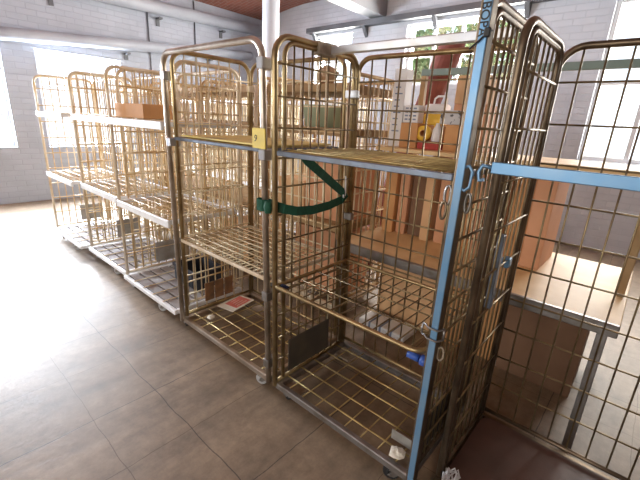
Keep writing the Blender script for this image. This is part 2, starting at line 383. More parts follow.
# ------------------------------------------------------------------ the left one of the two containers in front
def make_left():
    W = 0.885; X0 = -2.155
    lean = lambda p: Vector((p.x - 0.040*(p.z-0.18)*(p.x/W)*(1 if p.x > 0 else 0), p.y, p.z))
    root = thing('roll_container', 'gold wire roll container with an arched front tube and yellow number tag', 'roll container', (X0, F, 0), 0, 'empty roll containers in the front row')
    base(root, W, D, 0.185, lean, rim='zinc', nx=8, ny=5, front_right='greywheel')
    b = MB(lambda p: lean(p) + Vector((-0.034*(p.z-0.18)/1.6*max(0, 1-p.x/W), 0, 0))); b.tube(hoop((0,0,0.16), 1.815, (W,0,0.16), 0.075, 'x'), 0.0155, 12); b.build('front_hoop', 'zinc', root, True)
    # darker second upright just behind the front posts
    p = panel(root, 'side_panel', 0.012, 0.028, D-0.02, 'y', 0.19, 1.832, lean, nv=6, hz=0.135, rc=0.075, wire='creamw', rw=0.0042)
    q = MB(lean)
    for i in range(3): q.bbox((0.018, 0.165+i*0.079, 0.255), (0.026, 0.165+i*0.079+0.072, 0.39), .002)
    q.build('label_plate', 'rust', p)
    panel(root, 'back_panel', D, 0.01, W-0.02, 'x', 0.19, 1.83, lean, tube='gold', wire='creamw', nv=11, hz=0.14, rc=0.075, rw=0.004)
    s = shelf(root, W, D, 1.37, lean, rim='edge', wire='goldw', nx=14, ny=6, y0=0.01, rimh=0.018)
    s = shelf(root, W, D, 0.745, lean, rim='cream', wire='creamw', nx=20, ny=9, y0=0.01, rimh=0.02)
    for x, z in ((-0.022, 1.70), (W-0.0, 1.72), (W, 1.345), (0.0, 1.34), (W, 0.28), (W, 0.66)):
        c = MB(lean); c.bbox((x-0.021, -0.020, z-0.024), (x+0.021, 0.052, z+0.024), .004); c.build('clip', 'silver' if z > 1 else 'steel', root)
    c = MB(lean); c.bbox((-0.005, D-0.03, 1.66), (0.03, D+0.018, 1.70), .004); c.build('clip', 'cream', root)
    # yellow number tag folded around the right front post
    t = MB(lean); z0, z1 = 1.372, 1.458
    t.bbox((W-0.052, -0.024, z0), (W+0.036, -0.0175, z1), .001); t.bbox((W-0.058, -0.022, z0), (W-0.052, 0.02, z1), .001)
    tg = t.build('number_tag', 'tag', root)
    cu = bpy.data.curves.new('number', 'FONT'); cu.body = '9'; cu.size = 0.042; cu.extrude = 0.0006; cu.align_x = 'CENTER'; cu.align_y = 'CENTER'
    tmp = bpy.data.objects.new('number', cu); COL.objects.link(tmp)
    bpy.context.view_layer.update()
    me = bpy.data.meshes.new_from_object(tmp.evaluated_get(bpy.context.evaluated_depsgraph_get())); bpy.data.objects.remove(tmp)
    me.materials.append(M['ink'])
    nb = bpy.data.objects.new('number', me); COL.objects.link(nb); nb.parent = tg
    nb.location = (W-0.078, -0.0245, 1.413); nb.rotation_euler = (math.pi/2, 0.2, 0)
    return root
LEFT = make_left()

# ------------------------------------------------------------------ the right one, nearest the camera
def make_right():
    W = 0.79; X0 = -1.218
    lean = lambda p: Vector((p.x - 0.025*(p.z-0.18)*max(0, 1-p.x/W), p.y, p.z))
    root = thing('roll_container', 'nearest brown wire roll container with blue lettered corner post and silver top bar', 'roll container', (X0, F, 0), 0, 'empty roll containers in the front row')
    base(root, W, D, 0.185, lean, rim='steel', nx=8, ny=5, plates='corner', wheels='rubber')
    p = panel(root, 'side_panel', 0.0, 0.0, D-0.02, 'y', 0.17, 1.825, lean, tube='gold', wire='brownw', nv=8, hz=0.125, rt=0.013, rc=0.085, inner=0.055, rw=0.0042)
    q = MB(lean); q.bbox((0.006, 0.085, 0.215), (0.013, 0.41, 0.405), .002); q.build('label_plate', 'plate', p)
    # right side: brown hoop standing behind the blue post
    p = panel(root, 'side_panel', W-0.012, 0.035, D-0.02, 'y', 0.17, 1.845, lean, tube='brown', wire='brownw', nv=9, hz=0.125, rt=0.013, rc=0.085, inner=0.05, rw=0.0045)
    q = MB(lean); q.bbox((W-0.028, 0.10, 0.20), (W-0.020, 0.43, 0.40), .002); q.build('label_plate', 'plate', p)
    panel(root, 'back_panel', D-0.01, 0.0, W-0.01, 'x', 0.19, 1.815, lean, tube='gold', wire='brownw', nv=9, hz=0.14, rt=0.012, rc=0.075, rw=0.0042)
    # blue angle-iron post
    a = MB(); a.bbox((W-0.003, -0.022, 0.13), (W+0.020, -0.017, 1.98), .0015)
    post = a.build('corner_post', 'blue', root)
    a = MB(); a.bbox((W+0.015, -0.017, 0.13), (W+0.0205, 0.020, 1.98), .0015); a.bbox((W-0.011, -0.017, 0.13), (W-0.003, 0.010, 1.98), .0015)
    a.build('post_flange', 'brown', post)
    a = MB(); a.bbox((W-0.016, -0.028, 0.085), (W+0.026, 0.026, 0.155), .006); a.build('foot_cap', 'navy', post)
    cu = bpy.data.curves.new('lettering', 'FONT'); cu.body = 'BOPA'; cu.size = 0.032; cu.extrude = 0.0005; cu.align_x = 'LEFT'; cu.align_y = 'CENTER'; cu.offset = 0.0004
    tmp = bpy.data.objects.new('lettering', cu); COL.objects.link(tmp); bpy.context.view_layer.update()
    me = bpy.data.meshes.new_from_object(tmp.evaluated_get(bpy.context.evaluated_depsgraph_get())); bpy.data.objects.remove(tmp)
    me.materials.append(M['ink'])
    nb = bpy.data.objects.new('lettering', me); COL.objects.link(nb); nb.parent = post
    nb.location = (W+0.006, -0.0232, 1.815); nb.rotation_euler = (math.pi/2, math.pi/2, 0)
    a = MB(); a.tube([(W-0.020, -0.026, 1.705), (W+0.002, -0.027, 1.722), (W+0.024, -0.026, 1.745), (W+0.024, 0.0, 1.75)], 0.0026, 6); a.bbox((W+0.014, -0.034, 1.730), (W+0.030, -0.022, 1.752), .002)
    a.build('cable_tie', 'ink', post)
    # silver retaining bar across the top
    b = MB(); b.bbox((-0.095, 0.325, 1.795), (W-0.02, 0.350, 1.83), .004)
    bar = b.build('retaining_bar', 'silver', root)
    b = MB(lean); b.bbox((-0.022, 0.245, 1.785), (0.022, 0.365, 1.84), .004); b.build('bar_bracket', 'corner', bar)
    b = MB(lean); b.bbox((-0.03, D-0.075, 1.62), (0.045, D-0.05, 1.66), .004); b.build('clip', 'silver', root)
    b = MB(lean); b.bbox((-0.02, D-0.06, 0.98), (0.04, D-0.03, 1.02), .004); b.build('clip', 'steel', root)
    # shelves
    s = shelf(root, W, D, 1.37, lean, rim='edge', wire='goldw', nx=26, ny=8, x0=0.01, rimh=0.022)
    s = shelf(root, W-0.01, D, 0.735, lean, rim='gold', wire='brownw', nx=13, ny=3, rc=0.055, x0=0.012, round_tube=True)
    c = MB(lean); c.tube([(0.006, 0.03, 0.722), (0.05, 0.03, 0.722)], 0.019, 10); c.build('hinge_cap', 'navy', s, True)
    c = MB(lean); c.tube([(W-0.10, 0.045, 0.682), (W-0.055, 0.045, 0.682)], 0.015, 10); c.tube([(W-0.047, 0.045, 0.682), (W-0.022, 0.045, 0.682)], 0.021, 10); c.build('hinge_cap', 'bluecap', s, True)
    # loose hooks on the blue post
    def link(pts, r, name, m, par): k = MB(); k.tube(pts, r, 6, True); return k.build(name, m, par, True)
    oval = lambda cx, cy, cz, a, b_, ax=0: [(cx + (a*math.cos(t) if ax == 0 else 0), cy + (a*math.cos(t) if ax else 0), cz + b_*math.sin(t)) for t in [2*math.pi*i/14 for i in range(14)]]
    link(oval(W-0.024, -0.006, 1.305, 0.010, 0.030), 0.0040, 'hook_ring', 'steel', post)
    link(oval(W-0.030, -0.010, 1.258, 0.009, 0.028), 0.0040, 'hook_ring', 'brown', post)
    k = MB(); k.tube([(W+0.018, -0.012, 1.395), (W+0.030, -0.014, 1.400), (W+0.040, -0.012, 1.385), (W+0.038, -0.012, 1.340), (W+0.026, -0.014, 1.328), (W+0.016, -0.014, 1.334)], 0.0050, 8); k.build('post_hook', 'blue', post, True)
    link(oval(W+0.036, 0.002, 1.290, 0.008, 0.030), 0.0040, 'hook_ring', 'steel', post)
    k = MB()
    for z in (0.862, 0.822): k.tube([(W-0.036, -0.012, z), (W-0.026, -0.016, z+0.003), (W-0.012, -0.027, z), (W+0.022, -0.028, z), (W+0.030, -0.01, z), (W+0.034, 0.0, z)], 0.0038, 6)
    k.tube([(W-0.036, -0.012, 0.862), (W-0.039, -0.012, 0.842), (W-0.036, -0.012, 0.822)], 0.0038, 6); k.tube([(W+0.034, 0, 0.862), (W+0.034, 0, 0.822)], 0.0038, 6)
    k.build('latch_loop', 'steel', post, True)
    link(oval(W+0.030, 0.01, 0.762, 0.011, 0.026), 0.0038, 'hook_ring', 'corner', post)
    return root
RIGHT = make_right()

# ------------------------------------------------------------------ dark-floored container on the right, one more in the row
def make_dark():
    W = 0.80; X0 = -0.364
    root = thing('roll_container', 'dark roll container with solid brown floor and blue front bar, at the right', 'roll container', (X0, F, 0), 0, 'empty roll containers in the front row')
    base(root, W, D, 0.185, None, rim='brown', slat='ply')
    p = panel(root, 'side_panel', 0.014, 0.09, D-0.02, 'y', 0.19, 1.80, None, tube='brown', wire='brownw', nv=6, hz=0.17, rc=0.08, inner=0.05)
    panel(root, 'side_panel', W-0.014, 0.02, D-0.02, 'y', 0.19, 1.80, None, tube='brown', wire='brownw', nv=6, hz=0.15, rc=0.08)
    panel(root, 'back_panel', D-0.008, 0.01, W-0.01, 'x', 0.19, 1.80, None, tube='brown', wire='brownw', nv=10, hz=0.15, rc=0.08)
    a = MB(); a.bbox((0.02, 0.002, 1.385), (W-0.004, 0.010, 1.417), .002)
    bar = a.build('front_bar', 'blue', root)
    a = MB(); a.tube([(0.02, 0.006, 1.40), (-0.004, 0.004, 1.405), (-0.012, 0.0, 1.385), (-0.006, -0.002, 1.362), (0.008, -0.002, 1.366)], 0.0055, 8); a.build('bar_hook', 'blue', bar, True)
    a = MB(); a.bbox((W-0.012, 0.0, 0.15), (W+0.012, 0.018, 1.8), .003); a.build('corner_post', 'brown', root)
    a = MB(); a.bbox((0.004, 0.27, 0.86), (0.026, 0.30, 1.15), .003); a.build('post_sleeve', 'edge', p)
    a = MB(); a.bbox((-0.002, 0.40, 0.99), (0.03, 0.44, 1.03), .004); a.build('clip', 'blue', p)
    return root
DARK = make_dark()

# ------------------------------------------------------------------ pale container on the left, next in the row
def make_pale(label, x, y, boards=True, tube='cream', wire='honeyw', rim='whitep', shelves=((1.45,), (0.83,)), group='empty roll containers in the front row', planks=None, plate=True, nv=7, hz=0.17, rw=0.0055, backwire=None, front=True, wheels='greywheel', W=0.85):
    root = thing('roll_container', label, 'roll container', (x, y, 0), 0, group)
    base(root, W, D, 0.185, None, rim=rim, slat='boards' if boards else None, wire=wire, wheels=wheels, nx=6, ny=4)
    p = panel(root, 'side_panel', 0.012, 0.03, D-0.01, 'y', 0.19, 1.80, None, tube=tube, wire=wire, nv=nv, hz=hz, rc=0.075, rw=rw)
    if plate:
        q = MB(); q.bbox((0.016, 0.28, 0.24), (0.024, 0.52, 0.42), .002); q.build('label_plate', 'gplate', p)
    panel(root, 'side_panel', W-0.012, 0.03 if front else 0.11, D-0.01, 'y', 0.19, 1.80, None, tube=tube, wire=wire, nv=nv, hz=hz, rc=0.075, rw=rw)
    panel(root, 'back_panel', D, 0.01, W-0.01, 'x', 0.19, 1.80, None, tube=tube, wire=backwire or wire, nv=nv+4, hz=hz, rc=0.075, rw=rw)
    if front:
        for xx in (0.0, W):
            f = MB(); f.tube([(xx, 0.0, 0.16), (xx, 0.0, 1.74)], 0.0135, 10); f.build('front_post', rim, root, True)
    for z, in shelves:
        if planks:
            b = MB(); n = 4; bw = (D-0.06)/n
            for i in range(n): b.bbox((0.02, 0.01+i*bw, z-0.05), (W-0.02, 0.01+(i+1)*bw-0.006, z), .003)
            b.build('shelf', planks, root)
        else:
            b = MB(); b.bbox((0.014, 0.005, z-0.05), (W-0.014, 0.025, z), .004); b.bbox((0.014, D-0.05, z-0.03), (W-0.014, D-0.03, z), .004)
            b.bbox((0.02, 0.025, z-0.03), (0.034, D-0.05, z), .003); b.bbox((W-0.034, 0.025, z-0.03), (W-0.02, D-0.05, z), .003)
            s = b.build('shelf', rim, root)
            g = MB()
            for i in range(1, 13): xx = 0.02 + (W-0.04)*i/13; g.tube([(xx, 0.02, z-0.006), (xx, D-0.04, z-0.006)], 0.003)
            for i in range(1, 6): yy = 0.02 + (D-0.06)*i/6; g.tube([(0.02, yy, z), (W-0.02, yy, z)], 0.003)
            g.build('shelf_mesh', wire, s, True)
    return root
PALE = make_pale('pale cream roll container with white shelf edges, directly left of the arched gold one', -3.115, F, front=False)
def again(src, x, y, label, group, rz=0.0):
    c = copy_tree(src); c.location = (x, y, 0); c.rotation_euler.z = rz; c['label'] = label; c['group'] = group
    return c
again(PALE, -4.03, F+0.03, 'pale cream roll container second to the left of the arched gold one', 'empty roll containers in the front row')
again(PALE, -4.95, F-0.02, 'pale cream roll container third to the left of the arched gold one', 'empty roll containers in the front row')
GM = 'roll containers with brown plank shelves in the middle row'
MID = make_pale('honey roll container with plank shelves holding salmon boxes, next to the plywood bench', -2.36, 2.0, boards=False, tube='honey', wire='creamw', backwire='honeyw', rim='cream', shelves=((1.74,), (1.46,), (0.80,)), group=GM, planks='plank', plate=False, nv=8, W=0.82)
again(MID, -3.25, 1.97, 'plank shelved roll container in the middle row, second from the plywood bench', GM)
again(MID, -4.14, 2.02, 'plank shelved roll container in the middle row, third from the plywood bench', GM)
again(MID, -5.04, 1.96, 'plank shelved roll container at the left end of the middle row', GM)
GB = 'cream roll containers with white shelves in the back row'
BACK = make_pale('cream roll container at the right end of the back row, with white shelves', -3.45, 3.2, boards=True, tube='cream', wire='creamw', backwire='creamw', rim='whitep', shelves=((1.72,), (1.15,), (0.65,)), group=GB, planks='whitep', plate=False, nv=7, W=0.84)
again(BACK, -4.36, 3.17, 'cream roll container second from the right in the back row, with white shelves', GB)
again(BACK, -5.27, 3.22, 'cream roll container third from the right in the back row, with white shelves', GB)
again(BACK, -6.17, 3.18, 'cream roll container at the far left of the back row beside the brick wall', GB)

# ------------------------------------------------------------------ loose things in and on the containers
def loose(name, mb, m, label, cat, smooth=False, group=None):
    return tag(mb.build(name, m, None, smooth), label, cat, group)
b = MB(); b.bbox((-2.10, F+0.035, 1.376), (-1.36, F+0.52, 1.384), .002)
loose('board', b, 'yellowply', 'yellowed flat board lying on the upper shelf of the arched gold container', 'board')
# sign card on the deck
def oriented(o, loc, rot): o.location = loc; o.rotation_euler = rot; return o
t = thing('sign_card', 'white card with a red printed panel lying on the deck of the arched gold container', 'sign', (-2.06, 1.485, 0.196), math.radians(101))
b = MB(); b.bbox((-0.115,-0.075,0),(0.115,0.075,0.004), .001); b.build('card', 'signcard', t)
b = MB(); b.box((-0.06,-0.058,0.0041),(0.095,0.052,0.0050)); rp = b.build('red_panel', 'red', t)
b = MB()
for i in range(4): b.box((-0.03+0.004*i,-0.04+0.024*i,0.0052),(0.07-0.012*i,-0.036+0.024*i,0.0056))
b.build('print_lines', 'signcard', rp)
def crumple(label, loc, r, name='paper_scrap', m='signcard', seed=1, flat=0.45, cat='paper'):
    random.seed(seed); mb = MB(); n = 9; vs = []; fs = []
    for j in range(6):
        for i in range(n):
            a = 2*math.pi*i/n; e = math.pi*(j+0.5)/6; k = r*random.uniform(0.65, 1.1)
            vs.append((k*math.sin(e)*math.cos(a), k*math.sin(e)*math.sin(a), r*flat*1.0 + k*flat*math.cos(e)*0.9))
    for j in range(5):
        for i in range(n):
            i2 = (i+1) % n; fs.append((j*n+i, (j+1)*n+i, (j+1)*n+i2, j*n+i2))
    fs.append(tuple(range(n))); fs.append(tuple(5*n+i for i in range(n-1,-1,-1)))
    zmin = min(v[2] for v in vs); mb.add([(x,y,z-zmin) for x,y,z in vs], fs)
    o = mb.build(name, m); o.location = loc; return tag(o, label, cat)
crumple('small cream scrap of paper on the deck beside the red and white card', (-2.0, 1.235, 0.191), 0.028, seed=3)
crumple('crumpled cream paper on the front right deck corner of the container nearest the viewer', (-0.52, 1.165, 0.191), 0.036, seed=5)
b = MB(); b.bbox((-0.585, 1.228, 0.191), (-0.49, 1.232, 0.24), .0008)
loose('grey_plate', b, 'gplate', 'small grey plate standing on edge by the front right deck corner of the nearest container', 'plate')
# tangled string by the right panel foot
random.seed(11); pts = []
for i in range(60):
    a = i*0.83; pts.append((0.028*math.cos(a)*(0.6+0.4*random.random()), 0.075*math.sin(a*0.9)*(0.6+0.4*random.random()), 0.004+0.05*(0.5+0.5*math.sin(a*0.7))*random.random()+0.004))
mb = MB(); mb.tube(pts, 0.0035, 6); o = mb.build('string_tangle', 'whitep', None, True); o.location = (-0.303, 1.175, 0.196)
tag(o, 'tangle of white string at the front edge of the dark brown container floor', 'string')

# green strap
def strap():
    xp = -1.318; xw = -1.196
    path = [(-1.214, 1.262, 1.345), (-1.205, 1.275, 1.325), (xw, 1.36, 1.268), (xw, 1.46, 1.205), (xw+0.004, 1.545, 1.152), (xw+0.010, 1.565, 1.128), (xw+0.002, 1.545, 1.112), (xw, 1.44, 1.093), (xw, 1.32, 1.087), (xw-0.01, 1.22, 1.093), (xw-0.03, 1.16, 1.108), (-1.272, 1.128, 1.118), (-1.300, 1.088, 1.120), (-1.330, 1.085, 1.121), (-1.347, 1.108, 1.121), (-1.335, 1.135, 1.119), (-1.300, 1.14, 1.117), (-1.262, 1.134, 1.116)]
    P = [Vector(p) for p in path]; n = len(P); sd = []; th = []
    for i in range(n):
        t = (P[min(i+1,n-1)] - P[max(i-1,0)]).normalized()
        nrm = Vector((1,0,0)) if i < 9 else t.cross(Vector((0,0,1))).normalized()
        if i < 9 and i > 0: nrm = (nrm - t*nrm.dot(t)).normalized()
        s = t.cross(nrm).normalized()
        if s.z < 0: s = -s
        wd = 0.021 if 3 < i < 7 else 0.022
        if i > 10: wd = 0.027
        sd.append(s*wd); th.append(nrm*0.0018)
    mb = MB(); mb.strip(P, sd, th)
    t = thing('strap', 'dark green webbing strap tied from the tagged post across the wire panel', 'strap', (0,0,0))
    mb.build('webbing', 'green', t)
    k = MB(); k.lathe([(0.0,-0.03),(0.016,-0.026),(0.021,0.0),(0.016,0.026),(0,0.03)], (-1.318+0.048, 1.10, 1.115), 'z', 10); k.build('knot', 'green', t, True)
    k = MB(); k.tube([(-1.195, 1.565, 1.235), (-1.192, 1.567, 1.15), (-1.190, 1.560, 1.125), (-1.185, 1.545, 1.125), (-1.184, 1.54, 1.14)], 0.004, 6); k.build('wire_hook', 'whitep', t, True)
    k = MB(); k.tube([(-1.214, 1.240, 1.36), (-1.21, 1.252, 1.366), (-1.208, 1.268, 1.358), (-1.208, 1.268, 1.342)], 0.004, 6); k.build('wire_hook', 'steel', t, True)
strap()

# cartons and oddments in the middle and left containers
def carton(label, a, b_, m, cat='box', name='cardboard_box', rz=0.0, tape=None, group=None):
    cx, cy = (a[0]+b_[0])/2, (a[1]+b_[1])/2
    t = thing(name, label, cat, (cx, cy, a[2]), rz, group)
    hx, hy, h = (b_[0]-a[0])/2, (b_[1]-a[1])/2, b_[2]-a[2]
    k = MB(); k.bbox((-hx,-hy,0),(hx,hy,h), .003); k.build('body', m, t)
    k = MB(); k.box((-hx+0.004,-0.0015,h-0.0002),(hx-0.004,0.0015,h+0.0006)); k.build('flap_seam', 'cardin', t)
    if tape:
        k = MB(); k.box((-hx-0.0008, -0.024, h*0.75), (hx+0.0008, 0.024, h+0.0009)); k.build('tape', tape, t)
    return t
carton('salmon cardboard box standing on the deck of the container left of the bench', (-2.10, 2.12, 0.192), (-1.62, 2.50, 0.70), 'cardpink')
carton('tall salmon cardboard box on the middle plank shelf left of the bench', (-1.98, 2.10, 0.802), (-1.60, 2.48, 1.24), 'cardpink', tape='cardpale')
carton('low pale cardboard box beside the tall salmon one on the middle plank shelf', (-2.32, 2.12, 0.802), (-2.02, 2.48, 1.05), 'cardpale')
carton('pale cardboard box on the deck of the middle row container, behind the green strap', (-3.10, 2.08, 0.192), (-2.62, 2.46, 0.52), 'cardpale')
carton('long tan cardboard tray on the upper white shelf of the pale left container', (-3.08, F+0.06, 1.456), (-2.62, F+0.27, 1.55), 'card')
def crate(label, loc):
    t = thing('plastic_crate', label, 'crate', loc, 0)
    k = MB(); w, d, h = 0.34, 0.24, 0.14
    k.bbox((0,0,0),(w,d,0.008), .002)
    for a, b_ in (((0,0,0.008),(w,0.008,h)), ((0,d-0.008,0.008),(w,d,h)), ((0,0.008,0.008),(0.008,d-0.008,h)), ((w-0.008,0.008,0.008),(w,d-0.008,h))): k.box(a, b_)
    for i in range(1,5): k.box((w*i/5-0.006,-0.006,0.008),(w*i/5+0.006,0,h-0.02))
    k.build('body', 'crate', t)
    k = MB(); k.box((-0.01,-0.01,h-0.02),(w+0.01,-0.006,h)); k.box((-0.01,d+0.006,h-0.02),(w+0.01,d+0.01,h)); k.box((-0.01,-0.01,h),(w+0.01,0.0,h+0.006)); k.box((-0.01,d,h),(w+0.01,d+0.01,h+0.006)); k.box((-0.01,0,h),(0,d,h+0.006)); k.box((w,0,h),(w+0.01,d,h+0.006)); k.build('rim', 'crate', t)
crate('black plastic crate on the grey board deck of the pale left container, towards its back', (-2.76, F+0.27, 0.195))
# tub and paper bag on the middle row
t = thing('plastic_tub', 'pale green round plastic tub on the second plank shelf left of the bench', 'tub', (-1.92, 2.20, 1.461))
k = MB(); k.lathe([(0,0.003),(0.135,0.0),(0.165,0.13),(0.172,0.135),(0.172,0.145),(0.160,0.14),(0.132,0.01),(0,0.01)], (0,0,0), 'z', 24); k.build('body', 'tub', t, True)
k = MB(); k.tube([(0.172*math.cos(a), 0.172*math.sin(a), 0.143) for a in [2*math.pi*i/24 for i in range(24)]], 0.006, 6, True); k.build('rim', 'tub', t, True)
crumple('crumpled brown paper bag standing on the top plank shelf left of the bench', (-1.93, 2.22, 1.741), 0.085, 'paper_bag', 'bag', 9, 1.0, 'bag')

# ------------------------------------------------------------------ workbench with goods behind the near container
def bench():
    x0, x1, y0, y1, z = -1.46, 0.05, 1.86, 2.78, 0.76
    t = thing('workbench', 'plywood workbench with a dark metal front rail and raised shelf, behind the nearest container', 'workbench', (x0, y0, 0))
    W, Dp = x1-x0, y1-y0
    k = MB(); k.bbox((0,0.012,z-0.03),(W,Dp,z), .003); k.build('tabletop', 'ply', t)
    k = MB(); k.bbox((0,-0.012,z-0.055),(W,0.012,z+0.002), .004); k.build('front_rail', 'steel', t)
    for x, y in ((0.03,0.03),(W-0.07,0.03),(0.03,Dp-0.07),(W-0.07,Dp-0.07)):
        k = MB(); k.bbox((x,y,FZ),(x+0.04,y+0.04,z-0.03), .003); k.build('leg', 'steel', t)
    k = MB(); k.bbox((0,0.36,1.335),(W,Dp-0.05,1.36), .003); k.build('riser_shelf', 'ply', t)
    for x in (0.005, W-0.045):
        k = MB(); k.bbox((x,Dp-0.045,z),(x+0.04,Dp-0.005,1.86), .003); k.build('riser_post', 'plank', t)
        k = MB(); k.bbox((x,0.37,z),(x+0.03,0.40,1.335), .003); k.build('riser_post', 'plank', t)
    k = MB(); k.bbox((0,Dp-0.040,1.86),(W+0.05,Dp-0.010,1.905), .003); k.build('upper_rail', 'darkgreen', t)
bench()
carton('large tan box on the floor under the bench, left of its row of three', (-1.40, 2.36, FZ+0.001), (-0.945, 2.68, 0.62), 'cardpale')
carton('large brown box on the floor under the bench, middle of its row of three', (-0.94, 2.34, FZ+0.001), (-0.48, 2.68, 0.60), 'card')
carton('dark brown box on the floor under the bench, right of its row of three', (-0.46, 2.30, FZ+0.001), (-0.06, 2.68, 0.63), 'darkcard')
GS = 'flattened cardboard boxes standing on the bench'
random.seed(21)
names = ['card','cardpink','darkcard','cardpale','cardpink','card','cardpink','cardpale','card','cardpink']
words = {'card':'tan','cardpink':'salmon','cardpale':'pale','darkcard':'dark brown'}
x = -1.40
for i, c in enumerate(names):
    w = [0.085,0.07,0.11,0.06,0.10,0.12,0.07,0.09,0.11,0.10][i]; y0 = 2.31 + 0.03*(i % 3); h = 0.50 + 0.02*((i*5) % 4)
    o = carton('%s flattened box standing upright on the bench, %s from the left in its row' % (words[c], ['first','second','third','fourth','fifth','sixth','seventh','eighth','ninth','tenth'][i]), (x, y0, 0.761), (x+w, 2.68, 0.761+h), c, 'cardboard box', 'flattened_box', 0, None, GS)
    x += w + (0.012 if i != 3 else 0.03)
# goods on the raised shelf (z = 1.36)
Z = 1.361
t = thing('long_carton', 'tall slim white carton with faint print standing at the left end of the raised shelf', 'box', (-1.405, 2.405, Z))
k = MB(); k.bbox((-0.045,-0.045,0),(0.045,0.045,0.50), .003); k.build('body', 'white', t)
k = MB()
for i in range(9): k.box((-0.028,-0.0462,0.10+0.04*i),(0.012 if i % 3 else 0.028,-0.0452,0.108+0.04*i))
k.build('print_lines', 'print', t)
carton('pale cardboard box behind the tall slim white carton on the raised shelf', (-1.45, 2.50, Z), (-1.32, 2.68, Z+0.22), 'cardpale')
carton('small brown cardboard box under the little printed white box on the raised shelf', (-1.352, 2.34, Z), (-1.225, 2.46, Z+0.16), 'card')
t = thing('small_carton', 'small white box with rows of blue print on top of a brown box', 'box', (-1.295, 2.395, Z+0.162))
k = MB(); k.bbox((-0.055,-0.04,0),(0.055,0.04,0.11), .003); k.build('body', 'white', t)
k = MB()
for i in range(4):
    for j in range(3): k.box((-0.042+0.03*j,-0.0412,0.016+0.023*i),(-0.02+0.03*j,-0.0402,0.026+0.023*i))
k.build('print_lines', 'print', t)
carton('low red box under the yellow tape roll on the raised shelf', (-1.21, 2.33, Z), (-1.06, 2.43, Z+0.05), 'redcard')
t = thing('tape_roll', 'yellow roll of tape standing on the low red box', 'tape', (-1.19, 2.37, Z+0.0515))
k = MB(); k.lathe([(0.022,-0.02),(0.048,-0.02),(0.048,0.02),(0.022,0.02),(0.022,-0.02)], (0.0,0,0.048), 'y', 20); k.build('tape', 'yellow', t, True)
k = MB(); k.lathe([(0.018,-0.021),(0.0225,-0.021),(0.0225,0.021),(0.018,0.021),(0.018,-0.021)], (0.0,0,0.048), 'y', 20); k.build('core', 'card', t, True)
carton('tan cardboard box under the white and yellow jug on the raised shelf', (-1.30, 2.50, Z), (-1.09, 2.66, Z+0.15), 'card')
t = thing('jug', 'white and yellow jug with a white loop handle on the tan box', 'jug', (-1.20, 2.56, Z+0.152))
k = MB(); k.bbox((-0.085,-0.05,0),(0.07,0.05,0.075), .008); k.build('body', 'yellow', t)
k = MB(); k.bbox((-0.083,-0.048,0.076),(0.068,0.048,0.14), .012); k.build('top', 'white', t)
k = MB(); k.tube([(-0.04,0,0.138),(-0.035,0,0.175),(-0.015,0,0.19),(0.03,0,0.19),(0.05,0,0.172),(0.055,0,0.138)], 0.007, 8); k.build('handle', 'white', t, True)
t = thing('spray_bottle', 'white spray bottle beside the yellow tape roll', 'bottle', (-1.105, 2.38, Z+0.0515))
k = MB(); k.lathe([(0,0),(0.030,0),(0.033,0.01),(0.030,0.07),(0.014,0.10),(0.012,0.115),(0,0.115)], (0,0,0), 'z', 16); k.build('body', 'white', t, True)
k = MB(); k.bbox((-0.03,-0.011,0.116),(0.018,0.011,0.14), .003); k.tube([(-0.012,0,0.118),(-0.024,0,0.10),(-0.022,0,0.088)], 0.004, 6); k.build('trigger', 'yellow', t)
carton('tan box under the speckled grey box on the raised shelf', (-1.045, 2.36, Z), (-0.93, 2.47, Z+0.16), 'card')
carton('speckled grey box lying on a tan box, next to the blue post', (-1.085, 2.35, Z+0.162), (-0.95, 2.47, Z+0.245), 'spot')
carton('salmon cardboard box at the right, under the box with the green and yellow print', (-1.07, 2.50, Z), (-0.85, 2.68, Z+0.29), 'cardpink')
t = thing('printed_carton', 'tan box with green square and yellow stripe, on top of a salmon box', 'box', (-0.975, 2.585, Z+0.292))
k = MB(); k.bbox((-0.10,-0.08,0),(0.10,0.08,0.17), .003); k.build('body', 'cardpale', t)
k = MB(); k.box((-0.02,-0.0812,0.08),(0.09,-0.0802,0.15)); k.build('green_print', 'darkgreen', t)
k = MB(); k.box((-0.02,-0.0812,0.05),(0.09,-0.0802,0.072)); k.build('yellow_print', 'yellow', t)
# maroon roll leaning behind the bench
p0 = Vector((-1.98, 2.96, FZ+0.05)); p1 = Vector((-1.36, 3.0, 2.14))
k = MB(); k.tube([p0, p1], 0.095, 20); k.build('x', 'maroon')
o = bpy.data.objects['x']; o.name = 'fabric_roll'; o.data.name = 'fabric_roll'
t = thing('fabric_roll', 'maroon roll of cloth leaning upright behind the workbench', 'fabric roll', (-1.98, 2.96, 0)); o.name = 'roll'; o.parent = t; o.matrix_parent_inverse = Matrix.Translation((1.98, -2.96, 0))
k = MB(); dv = (p1-p0).normalized(); k.tube([p1 - dv*0.01, p1 + dv*0.03], 0.03, 12); o2 = k.build('core_tube', 'cardin', t); o2.matrix_parent_inverse = Matrix.Translation((1.98, -2.96, 0))
# flat white wrapped carton on the floor under the bench
t = thing('flat_carton', 'flat white wrapped package on the floor under the workbench', 'package', (-1.20, 2.20, FZ))
k = MB(); k.bbox((-0.19,-0.10,0),(0.19,0.10,0.05), .008); k.build('body', 'white', t)
k = MB()
for x in (-0.09, 0.0, 0.09): k.box((x-0.008,-0.1012,0),(x+0.008,0.1012,0.0515))
k.build('band', 'print', t)

